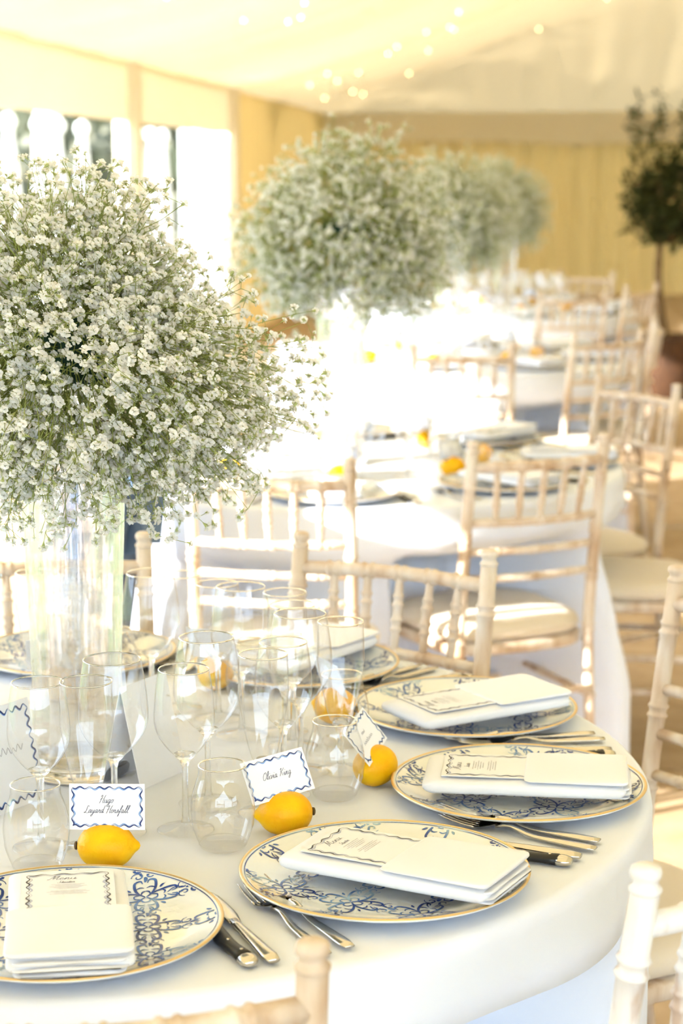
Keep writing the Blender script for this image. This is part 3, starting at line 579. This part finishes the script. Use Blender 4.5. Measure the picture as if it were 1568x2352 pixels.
cardH = make_place_card((('Hugo', .0045, .0042), ('Layard Horsfall', -.0068, .0040)), 0); cardO = make_place_card((('Olivia King', -.001, .0044),), 1); cardX = make_place_card((), 2)

A0 = -1.4468
def pol(T, a, r): return np.array([T[0]+r*math.cos(a), T[1]+r*math.sin(a)])
def frame(origin, ex, ey):
    ex = Vector(ex).normalized(); ey = Vector(ey); ey = (ey-ex*ey.dot(ex)).normalized(); ez = ex.cross(ey)
    return Matrix.Translation(origin) @ Matrix((ex, ey, ez)).transposed().to_4x4()
W1 = ['by the two-line name card', 'beside the one-line name card', 'beside the steeply tilted name card', 'before the chair seen frontally', 'behind the champagne flutes', 'behind the flower vase']
# per setting of the front table: napkin (dr, dt, turn), lemon (r, dk, turn), glasses (r, dk) and cutlery turn
SET = [dict(nap=(.030, .002, .02), lem=(.386, .17, -.12), sm=(.310, -.17), fl=(.319, .11), lg=(.271, .31), tu=(.383, -.15), fk=-.10),
       dict(nap=(.028, 0, .33), lem=(.387, .13, 2.58), sm=(.299, -.25), fl=(.317, .32), lg=(.238, .25), tu=(.378, -.23), fk=-.04),
       dict(nap=(.010, -.022, .07), lem=(.402, .03, 2.8), sm=(.302, -.30), fl=(.352, .27), lg=(.300, .23), tu=(.366, -.24), fk=-.14),
       dict(nap=(-.005, -.040, .10), lem=(.407, .20, .6), sm=(.305, -.15), fl=(.325, .2), lg=(.265, .3), tu=(.37, -.22), fk=-.05),
       dict(nap=(.02, 0, -.12), lem=(.44, .20, 1.9), sm=(.300, -.2), fl=(.32, .2), lg=(.262, .3), tu=(.375, -.2), fk=0),
       dict(nap=(.02, 0, .05), lem=(.355, .12, 1.2), sm=(.300, -.15), fl=(.325, .25), lg=(.265, .0), tu=(.375, -.25), fk=0)]
GP = 'place settings on the front table'
for k, s in enumerate(SET):
    a = A0+k*PI/5; c = pol(T1, a, .5859); wh = W1[k]; er = np.array([math.cos(a), math.sin(a)]); et = np.array([-er[1], er[0]])
    place(plate, (c[0], c[1], TOP), a+.35*k, 'blue scroll-patterned charger plate with gold rim '+wh, 'charger plates on the front table')
    dr, dt, tn = s['nap']; p = c+er*dr+et*dt; na = a+tn; nx = np.array([math.cos(na), math.sin(na)])
    place(napkin, (p[0], p[1], TOP+.0205), na, 'folded white napkin on the plate '+wh, 'napkins on the front table')
    q = p-nx*.060
    place(menu, (q[0], q[1], TOP+.0205+.0226), na, 'wavy-bordered menu card tucked in the napkin '+wh, 'menu cards on the front table')
    r, dk, ln_ = s['lem']; lp = pol(T1, a+dk*PI/5, r)
    place(lemon, (lp[0], lp[1], TOP), a+ln_, 'bright yellow whole lemon on the cloth '+wh, 'lemons on the front table')
    if k == 0: mx = frame((lp[0]+.002, lp[1]-.004, TOP+.0455), (1, -.03, .004), (0, .12, 1)); cp = cardH; lab = 'white name card with two handwritten lines and wavy blue border on a lemon'
    elif k == 1: mx = frame((lp[0]-.001, lp[1]-.002, TOP+.0455), (.0717, .045, .0074), (-.019, .0215, .053)); cp = cardO; lab = 'white name card with one handwritten line and wavy blue border on a lemon'
    elif k == 2: mx = frame((lp[0]+.004, lp[1], TOP+.043), (.0236, .08, .0134), (-.036, .003, .0455)); cp = cardX; lab = 'steeply tilted white name card on the lemon beside the plates'
    else: mx = frame((lp[0], lp[1], TOP+.046), (-et[0]*-1, -et[1]*-1, 0), (-er[0]*.35, -er[1]*.35, 1)); cp = cardX; lab = 'white name card stuck in the lemon '+wh
    place(cp, None, 0, lab, 'name cards on the front table', mx)
    for pr_, key, lb in ((small, 'sm', 'small empty wine glass with a rounded bowl '), (flute, 'fl', 'empty champagne flute '), (large, 'lg', 'large empty wine glass with a broad bowl '), (tumb, 'tu', 'empty stemless water tumbler ')):
        r, dk = s[key]; gp = pol(T1, a+dk*PI/5, r); place(pr_, (gp[0], gp[1], TOP), a, lb+wh, 'glasses on the front table')
    for pr_, dk, r, lb in ((fork, -.415, .622, 'steel dinner fork, outer of the pair, '), (fork2, -.350, .612, 'steel fork, inner of the pair, '), (knife, .455, .612, 'steel table knife with plain handle '), (steak, .395, .612, 'steak knife with black riveted handle ')):
        aa = a+dk*PI/5; gp = pol(T1, aa, r); sg = s['fk'] if dk < 0 else (.10 if k == 1 else 0)
        place(pr_, (gp[0], gp[1], TOP), aa+sg, lb+wh, 'cutlery on the front table')

# simpler settings for the tables behind
W2 = ["three o'clock", 'half past one', "twelve o'clock", 'half past ten', "nine o'clock", 'half past seven', "six o'clock", 'half past four']
def joined(proto, name, cat):
    """all parts of a thing as one mesh with several materials (too small in the photo to show its parts)"""
    vs_, fs, ms, mats = [], [], [], []; off = 0
    def rec(o):
        nonlocal off
        if o.type == 'MESH':
            me = o.data; n = len(me.vertices); co = np.empty(n*3); me.vertices.foreach_get('co', co); vs_.append(co.reshape(-1, 3))
            mi = mats.index(me.materials[0]) if me.materials[0] in mats else (mats.append(me.materials[0]) or len(mats)-1)
            for p_ in me.polygons: fs.append(tuple(i+off for i in p_.vertices)); ms.append(mi)
            off += n
        for c in CH.get(o.name, []): rec(c)
    rec(proto); me = bpy.data.meshes.new(name); me.from_pydata(np.concatenate(vs_).tolist(), [], fs)
    for m_ in mats: me.materials.append(m_)
    me.polygons.foreach_set('material_index', ms); me.polygons.foreach_set('use_smooth', [True]*len(fs)); me.update()
    o = bpy.data.objects.new(name, me); COL.objects.link(o); o['category'] = cat; return o
j_small = joined(small, 'wine_glass', 'glass'); j_large = joined(large, 'wine_glass', 'glass'); j_flute = joined(flute, 'champagne_flute', 'glass'); j_tumb = joined(tumb, 'stemless_tumbler', 'glass')
j_nap = joined(napkin, 'folded_napkin', 'napkin'); j_lem = joined(lemon, 'lemon', 'lemon'); j_card = joined(cardX, 'place_card', 'card'); j_fork = joined(fork, 'dinner_fork', 'fork'); j_knife = joined(steak, 'steak_knife', 'knife')
j_plate = joined(plate, 'charger_plate', 'plate'); j_menu = joined(menu, 'menu_card', 'menu')
for T, a0, nm, full in ((T2, math.radians(-2), 'second', 1), (T3, math.radians(-14), 'third', 0), (T4, math.radians(8), 'fourth', 0)):
    for k in range(8):
        a = a0+k*PI/4; c = pol(T, a, .5859); wh = 'at the %s place of the %s table' % (W2[k], nm); er = np.array([math.cos(a), math.sin(a)]); et = np.array([-er[1], er[0]])
        tj = .1*math.sin(k*2.3)
        place(j_plate, (c[0], c[1], TOP), a+k, 'patterned charger plate '+wh, 'charger plates on the %s table' % nm)
        place(j_nap, (c[0]+er[0]*.02, c[1]+er[1]*.02, TOP+.0205), a+tj, 'white folded napkin '+wh, 'napkins on the %s table' % nm)
        place(j_menu, (c[0]-er[0]*.040, c[1]-er[1]*.040, TOP+.0431), a+tj, 'white menu card '+wh, 'menu cards on the %s table' % nm) if full else None
        lp = pol(T, a+.05+.1*math.sin(k), .375); place(j_lem, (lp[0], lp[1], TOP), a+1.3+k, 'yellow lemon '+wh, 'lemons on the %s table' % nm)
        place(j_card, None, 0, 'white name card in the lemon '+wh, 'name cards on the %s table' % nm, frame((lp[0], lp[1], TOP+.046), (et[0], et[1], 0), (-er[0]*.35, -er[1]*.35, 1)))
        for pr_, r, dk, lb, gn in ((j_small, .30, -.16, 'narrow wine glass ', 'wine glasses'), (j_flute, .325, .20, 'champagne flute ', 'champagne flutes'), (j_large, .240, .10, 'broad wine glass ', 'wine glasses'), (j_tumb, .38, -.20, 'water tumbler ', 'tumblers')):
            gp = pol(T, a+dk, r); place(pr_, (gp[0], gp[1], TOP), a, lb+wh, '%s on the %s table' % (gn, nm))
        if full:
            for pr_, dk, lb in ((j_fork, -.27, 'steel fork '), (j_fork, -.315, 'outer steel fork '), (j_knife, .28, 'black-handled knife ')):
                gp = pol(T, a+dk, .61); place(pr_, (gp[0], gp[1], TOP), a+dk, lb+wh, 'cutlery on the second table')

# folded table cards beside the vase
def tent_card(loc, rz, h, wd, spread, label):
    t = thing('folded_table_card', label, 'card', loc, rz, 'folded cards beside the vase')
    for s in (-1, 1):
        g = MB(); e = np.array([0, s*spread, 0]); tp = np.array([0, 0, h]); X = np.array([wd/2, 0, 0]); n_ = np.array([0, s*h, spread]); n_ = n_/np.linalg.norm(n_)*.0004
        g.add([e-X-n_, e+X-n_, tp+X-n_, tp-X-n_, e-X+n_, e+X+n_, tp+X+n_, tp-X+n_], [(0, 1, 2, 3), (7, 6, 5, 4), (0, 4, 5, 1), (1, 5, 6, 2), (2, 6, 7, 3), (3, 7, 4, 0)]); leaf = g.build('card_leaf', 'card_stock', t, False)
        sl = math.hypot(h, spread)
        if s > 0: continue
        for nm, mt, w_, off, zz in (('navy_border', 'ink_navy', .0022, 0, .0008), ('blue_border', 'ink_blue', .0020, .0012, .0006)):
            b_ = wavy(wd*.86, sl*.86, .0026, 6, 8, w_, 0, off); v = b_.arr(); v = np.stack([v[:, 0]*(1 if s < 0 else -1), s*spread*(1-(v[:, 1]+sl/2)/sl), h*(v[:, 1]+sl/2)/sl], 1)+n_/.0004*zz; b_.v = [v]; b_.build(nm, mt, leaf, False)
        b_ = MB(); scribble(b_, 0, .004, wd*.5, .010, .001, 0, 9); v = b_.arr(); v = np.stack([v[:, 0]*(1 if s < 0 else -1), s*spread*(1-(v[:, 1]+sl/2)/sl), h*(v[:, 1]+sl/2)/sl], 1)+n_/.0004*.0008; b_.v = [v]; b_.build('handwriting', 'ink_small', leaf, False)
    return t
tent_card((-.420, 2.375, TOP), math.radians(58), .125, .10, .028, 'white folded card with wavy blue border leaning behind the rear wine glass')
tent_card((-.255, 2.485, TOP), math.radians(-120), .130, .10, .030, 'white folded card with its blank edge towards us, right of the vase')

# ------------------------------------------------------------------ vases and gypsophila balls
def make_vase(name):
    t = thing(name, None, 'vase')
    MB().lathe([(.001, .0), (.060, 0), (.0665, .004), (.068, .012), (.0655, .020), (.060, .024), (.020, .026), (.001, .0265)], 48).build('base', 'solid_glass', t)
    pr = [(.0655, .016), (.0625, .03), (.0585, .07), (.058, .13), (.060, .20), (.063, .28), (.067, .38), (.071, .47)]
    MB().lathe(pr+[(a_-.0042, b_) for a_, b_ in pr[::-1]]+pr[:1], 64).build('wall', 'vase_glass', t)
    MB().lathe([(.0698, .4695), (.071, .4715), (.0722, .4695), (.071, .4675), (.0698, .4695)], 48).build('rim', 'solid_glass', t); return t
vase = make_vase('glass_vase')
VB = TOP
for T, lab in ((T1, 'tall clear glass vase carrying the nearest flower ball'), (T2, 'tall glass vase under the second flower ball'), (T3, 'tall glass vase under the third flower ball'), (T4, 'tall glass vase in the middle of the fourth table')):
    place(vase, (T[0]+(.010 if T is T1 else 0), T[1]-(.012 if T is T1 else 0), VB), 0, lab, 'glass vases on the tables')
# a floret: ruffled petals around a point
def floret_template(n, seed):
    r_ = np.random.default_rng(seed); V_, F_ = [], []
    for i in range(n):
        z = 1-1.45*(i+.5)/n; a = i*2.39996+r_.uniform(-.2, .2); s = math.sqrt(max(0, 1-z*z)); d = np.array([s*math.cos(a), s*math.sin(a), z])
        t_ = np.cross(d, [0, 0, 1.]) if abs(z) < .95 else np.array([1., 0, 0]); t_ /= np.linalg.norm(t_); b_ = np.cross(d, t_); tw = r_.uniform(-.7, .7); u_ = t_*math.cos(tw)+b_*math.sin(tw)
        k = len(V_); L = r_.uniform(.8, 1.08); V_ += [d*.1, d*L*.75+u_*.40, d*L+b_*.12, d*L*.75-u_*.40]; F_ += [(k, k+1, k+2), (k, k+2, k+3)]
    return np.array(V_), F_
def bouquet(seed, nstem, R, lump, nbr, fr, detail, droop=None):
    """returns floret positions, directions, sizes and the stem segments"""
    r_ = np.random.default_rng(seed); heads, dirs, sizes, segs = [], [], [], []
    ph = r_.uniform(0, 6, 6)
    for i in range(nstem):
        z = 1-1.84*(i+.5)/nstem; a = i*2.39996+r_.uniform(-.25, .25); s = math.sqrt(max(0, 1-z*z)); d = np.array([s*math.cos(a), s*math.sin(a), z])
        Rr = R*(1+lump*(math.sin(3*a+ph[0]+2*z)*.6+math.sin(5*z+ph[1]+a)*.5))*r_.uniform(.80, 1.05)
        if droop: Rr = droop(d, Rr, r_)
        base = d*np.array([.055, .055, .03])*r_.uniform(.3, 1)
        sagv = np.array([0, 0, -.035*s*R/.26])
        n = 4; pts = [base+(d*Rr*q)+sagv*q*q+r_.normal(size=3)*.004*q for q in np.linspace(0, .72, n)]
        for q in range(n-1): segs.append((pts[q], pts[q+1], .0011-.0002*q))
        for b_ in range(nbr):
            q = r_.uniform(.30, .72); p0 = base+d*Rr*q+sagv*q*q
            side = r_.normal(size=3); side -= d*side.dot(d); side /= np.linalg.norm(side)+1e-9
            tip = base+d*Rr*min(1.04, q+r_.uniform(.14, .40))+sagv+side*R*r_.uniform(.05, .24); mid = (p0+tip)/2+side*R*.02
            segs.append((p0, mid, .00065)); segs.append((mid, tip, .00055))
            for c in range(r_.integers(2, 2+detail)):
                e = tip+(d*.35+r_.normal(size=3)*.75)*R*r_.uniform(.03, .085); segs.append((tip, e, .00042)); heads.append(e); dd = (e-tip)/(np.linalg.norm(e-tip)+1e-9)+d*.5; dirs.append(dd/np.linalg.norm(dd)); sizes.append(fr*r_.choice([.55, .8, 1, 1.15, 1.3]))
    return np.array(heads), np.array(dirs), np.array(sizes), segs
def seg_mesh(segs, scale=1.):
    A = np.array([s[0] for s in segs]); B = np.array([s[1] for s in segs]); r = np.array([s[2] for s in segs])*scale; t = B-A; t /= np.linalg.norm(t, axis=1)[:, None]+1e-9
    x = np.cross(t, [.31, .2, .93]); x /= np.linalg.norm(x, axis=1)[:, None]+1e-9; y = np.cross(t, x); n = len(A); v = np.empty((n, 6, 3))
    for k in range(3):
        o = math.cos(k*2.0944)*x+math.sin(k*2.0944)*y; v[:, k] = A+o*r[:, None]; v[:, 3+k] = B+o*r[:, None]*.85
    f = []
    for i in range(n): b_ = i*6; f += [(b_, b_+1, b_+4, b_+3), (b_+1, b_+2, b_+5, b_+4), (b_+2, b_, b_+3, b_+5)]
    g = MB(); g.add(v, f); return g
def basis(D):
    x = np.cross(D, [.2, .35, .91]); x /= np.linalg.norm(x, axis=1)[:, None]+1e-9; y = np.cross(D, x); return x, y
def floret_mesh(H, D, S, tv, tf):
    x, y = basis(D); v = H[:, None]+S[:, None, None]*(tv[None, :, :1]*x[:, None]+tv[None, :, 1:2]*y[:, None]+tv[None, :, 2:]*D[:, None]); n = len(tv)
    g = MB(); g.add(v, [tuple(i+k*n for i in q) for k in range(len(H)) for q in tf]); return g
def calyx_mesh(H, D, S):
    x, y = basis(D); n = len(H); v = np.empty((n, 5, 3)); v[:, 0] = H-D*S[:, None]*1.15
    for k in range(4): v[:, 1+k] = H+D*S[:, None]*.05+(math.cos(k*PI/2)*x+math.sin(k*PI/2)*y)*S[:, None]*.42
    g = MB(); g.add(v, [(5*i, 5*i+1+k, 5*i+1+(k+1) % 4) for i in range(n) for k in range(4)]); return g
def foam(t, R):
    g = MB(); a = np.linspace(0, PI, 12); g.lathe([(max(.001, R*math.sin(q)**.6), -R*.7*math.cos(q)) for q in a], 20); g.build('floral_foam', 'floral_foam', t)
def shape1(d, Rr, r_):
    az = math.atan2(d[1], d[0]); el = math.asin(max(-1, min(1, d[2])))
    k = 1+.14*math.exp(-((el+.1)/.45)**2)                       # fuller round the equator
    if d[0] > 0: k *= 1-.30*math.exp(-((el-.74)/.34)**2)        # hollow below the top tuft
    if el < -.45: k *= .92+.16*r_.random()
    return Rr*k
t = thing('gypsophila_ball', "nearest ball of white baby's breath on the tall glass vase", 'flowers', (T1[0]+.010, T1[1]-.012, 1.31), 0, "baby's breath balls")
H, D, S, SEG = bouquet(11, 390, .226, .05, 9, .0057, 3, shape1)
seg_mesh(SEG).build('stems', 'flower_stem', t)['kind'] = 'stuff'
tv, tf = floret_template(13, 5)
front = np.argsort(H[:, 1]+.6*np.clip(-.16-H[:, 0], 0, 1)*4)[:300]; rest = np.setdiff1d(np.arange(len(H)), front)
o = floret_mesh(H[rest], D[rest], S[rest], tv, tf).build('blossoms', 'petal', t, False); o['kind'] = 'stuff'
g = MB(); g.add(tv, tf); me = g.mesh('blossom', 'petal', False)
for i in front:
    o = link(bpy.data.objects.new('blossom', me), t); o.location = H[i]; o.scale = (S[i],)*3; o.rotation_mode = 'QUATERNION'; o.rotation_quaternion = Vector(D[i]).to_track_quat('Z', 'Y')
calyx_mesh(H, D, S).build('calyxes', 'calyx', t, False)['kind'] = 'stuff'
foam(t, .066)
tv2, tf2 = floret_template(8, 6); proto2 = thing('gypsophila_ball', None, 'flowers')
H, D, S, SEG = bouquet(21, 280, .262, .07, 7, .0068, 3)
seg_mesh(SEG, 1.5).build('stems', 'flower_stem', proto2)['kind'] = 'stuff'; floret_mesh(H, D, S, tv2, tf2).build('blossoms', 'petal', proto2, False)['kind'] = 'stuff'; calyx_mesh(H, D, S*1.4).build('calyxes', 'calyx', proto2, False)['kind'] = 'stuff'; foam(proto2, .066)
place(proto2, (T2[0]+.01, T2[1], 1.368), 0, "blurred ball of baby's breath over the second table", "baby's breath balls")
place(proto2, (T3[0]+.01, T3[1], 1.335), 2.0, "smaller blurred ball of baby's breath over the third table", "baby's breath balls")
place(proto2, (T4[0]-.03, T4[1], 1.335), 4.0, "farthest ball of baby's breath, over the fourth table", "baby's breath balls")

# ------------------------------------------------------------------ potted olive tree
t = thing('potted_olive_tree', 'dark olive tree with a slim trunk in a brown pot by the warm-lit end wall', 'tree', (2.20, 13.5, 0))
MB().lathe([(.001, .0), (.17, 0), (.20, .02), (.25, .22), (.265, .42), (.25, .43), (.245, .40), (.001, .39)], 28).build('pot', 'wicker_pot', t)
zz = np.linspace(.39, 1.25, 9); g = MB(); g.tube(np.stack([-.07*np.sin((zz-.39)*3.2), .02*np.sin(zz*5), zz], 1), np.linspace(.032, .02, 9), 10)
for k in range(9):
    a = k*2.4; g.tube([(0, 0, 1.05), (.12*math.cos(a), .12*math.sin(a), 1.25), (.26*math.cos(a), .26*math.sin(a), 1.42+.05*(k % 3))], [.014, .009, .004], 6)
g.build('trunk', 'bark', t)
q = rng.normal(size=(2600, 3)); q = q/np.linalg.norm(q, axis=1)[:, None]*(rng.uniform(.25, 1, (2600, 1))**.5)*np.array([.34, .34, .30])+np.array([.02, 0, 1.32])
sp = []
for k in range(9):
    a = k*2.4; b0 = np.array([.2*math.cos(a), .2*math.sin(a), 1.5]); tip = b0+np.array([.08*math.cos(a), .08*math.sin(a), .42+.12*(k % 2)]); u_ = rng.random((70, 1)); sp.append(b0+(tip-b0)*u_+rng.normal(size=(70, 3))*.03*(1.2-u_))
q = np.concatenate([q]+sp); n = len(q); d1 = rng.normal(size=(n, 3))*.022; d2 = rng.normal(size=(n, 3))*.009
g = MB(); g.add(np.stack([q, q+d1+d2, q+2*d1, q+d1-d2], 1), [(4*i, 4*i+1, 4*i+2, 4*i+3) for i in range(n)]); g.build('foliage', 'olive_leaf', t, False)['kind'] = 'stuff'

# ------------------------------------------------------------------ a person in jeans behind the flowers
def skin_mesh(name, pts, edges, rad, m_, parent, root=0, sub=2):
    me = bpy.data.meshes.new(name); me.from_pydata([tuple(p) for p in pts], edges, []); o = bpy.data.objects.new(name, me); link(o, parent); me.materials.append(M[m_])
    md = o.modifiers.new('skin', 'SKIN'); md.use_smooth_shade = True
    lay = me.skin_vertices[0].data if me.skin_vertices else None
    for i, r in enumerate(rad): lay[i].radius = r if isinstance(r, tuple) else (r, r)
    lay[root].use_root = True
    s = o.modifiers.new('sub', 'SUBSURF'); s.levels = sub; s.render_levels = sub; return o
def person():
    t = thing('person', 'person in blue jeans bending down behind the flower vase', 'person', (-.54, 4.40, 0), math.radians(80))
    J = dict(pel=(0, 0, .86), spi=(0, .0, 1.0), che=(0, .03, 1.17), nek=(0, .05, 1.30), jaw=(0, .085, 1.375), hed=(0, .08, 1.44), crn=(0, .07, 1.50),
             hl=(-.085, 0, .82), kl=(-.09, .02, .44), al=(-.09, -.02, .08), tl=(-.10, .11, .03), hr=(.085, 0, .82), kr=(.095, .03, .44), ar=(.10, -.01, .08), tr=(.11, .12, .03),
             sl=(-.155, .02, 1.24), el=(-.20, .03, 1.0), wl=(-.17, .17, .86), ml=(-.16, .22, .83), sr=(.155, .02, 1.24), er=(.20, .03, 1.0), wr=(.17, .17, .86), mr=(.16, .22, .83))
    cl, sl_ = math.cos(.95), math.sin(.95)
    def lean(p): y, z = p[1], p[2]-.86; return (p[0], y*cl+z*sl_, .86-y*sl_+z*cl)
    for k in ('spi', 'che', 'nek', 'jaw', 'hed', 'crn', 'sl', 'sr', 'el', 'er', 'wl', 'wr', 'ml', 'mr'): J[k] = lean(J[k])
    for s, q in (('l', -1), ('r', 1)): J['e'+s] = (q*.19, .34, .78); J['w'+s] = (q*.16, .46, .62); J['m'+s] = (q*.15, .50, .57)
    R_ = dict(pel=.11, spi=.10, che=(.125, .095), nek=.048, jaw=.058, hed=.078, crn=.06, hl=.082, kl=.052, al=.036, tl=.03, hr=.082, kr=.052, ar=.036, tr=.03, sl=.052, el=.037, wl=.024, ml=(.035, .016), sr=.052, er=.037, wr=.024, mr=(.035, .016))
    K = list(J); E_ = [('pel', 'spi'), ('spi', 'che'), ('che', 'nek'), ('nek', 'jaw'), ('jaw', 'hed'), ('hed', 'crn'), ('pel', 'hl'), ('hl', 'kl'), ('kl', 'al'), ('al', 'tl'), ('pel', 'hr'), ('hr', 'kr'), ('kr', 'ar'), ('ar', 'tr'), ('che', 'sl'), ('sl', 'el'), ('el', 'wl'), ('wl', 'ml'), ('che', 'sr'), ('sr', 'er'), ('er', 'wr'), ('wr', 'mr')]
    pts = [J[k] for k in K]; rad = [R_[k] for k in K]; ed = [(K.index(a), K.index(b_)) for a, b_ in E_]
    for s, hnd in ((-1, 'ml'), (1, 'mr')):                        # five fingers rooted in each palm
        hx, hy, hz = J[hnd]; hi = K.index(hnd)
        for q, (dx, L) in enumerate(((-.024, .055), (-.008, .07), (.008, .075), (.024, .065), (-s*.036, .045))):
            th_ = q == 4; p1 = (hx+dx, hy+(.02 if th_ else .045), hz+(.0 if th_ else -.012)); p2 = (hx+dx*1.1, hy+(.045 if th_ else .045+L*.6), hz-.04)
            pts += [p1, p2]; rad += [.0095, .008]; n = len(pts); ed += [(hi, n-2), (n-2, n-1)]
    skin_mesh('body', pts, ed, rad, 'skin', t)
    def sub(keys, grow, nm, m_):
        kk = keys; pp = [J[k] for k in kk]; rr = [tuple(x+grow for x in R_[k]) if isinstance(R_[k], tuple) else R_[k]+grow for k in kk]; ee = [(kk.index(a), kk.index(b_)) for a, b_ in E_ if a in kk and b_ in kk]; return skin_mesh(nm, pp, ee, rr, m_, t)
    sub(['pel', 'hl', 'kl', 'al', 'hr', 'kr', 'ar'], .014, 'jeans', 'denim'); sub(['spi', 'pel', 'che', 'sl', 'el', 'sr', 'er'], .012, 'shirt', 'shirt')
    for s in ('l', 'r'):
        a_ = Vector(J['a'+s]); f_ = Vector(J['t'+s]); MB().tube([(a_.x, a_.y-.05, .04), (a_.x, a_.y, .045), (f_.x, f_.y, .035), (f_.x, f_.y+.05, .025)], [.03, .045, .042, .02], 12, squash=.85).build('shoe', 'shoe', t)
    def leaned(g_): g_.v = [np.array([lean(p_) for p_ in v_]) for v_ in g_.v]; return g_
    g = MB(); a = np.linspace(0, PI, 12); g.lathe([(max(.002, .092*math.sin(q)), .105*math.cos(q)) for q in a], 20, (0, .045, 1.465)); leaned(g).build('hair', 'hair', t)
    for s in (-1, 1):
        g = MB(); g.lathe([(.001, -.009), (.009, 0), (.001, .009)], 10, (s*.03, .150, 1.445)); leaned(g).build('eye', 'eye', t)
        g = MB(); g.lathe([(.001, -.028), (.012, -.01), (.014, .012), (.001, .026)], 10, (s*.084, .06, 1.44)); leaned(g).build('ear', 'skin', t)
    leaned(MB().tube([(0, .150, 1.45), (0, .172, 1.418), (0, .152, 1.408)], [.007, .011, .006], 8)).build('nose', 'skin', t)
    leaned(MB().tube([(-.022, .143, 1.383), (0, .150, 1.382), (.022, .143, 1.383)], [.003, .006, .003], 8)).build('mouth', 'lip', t)
person()
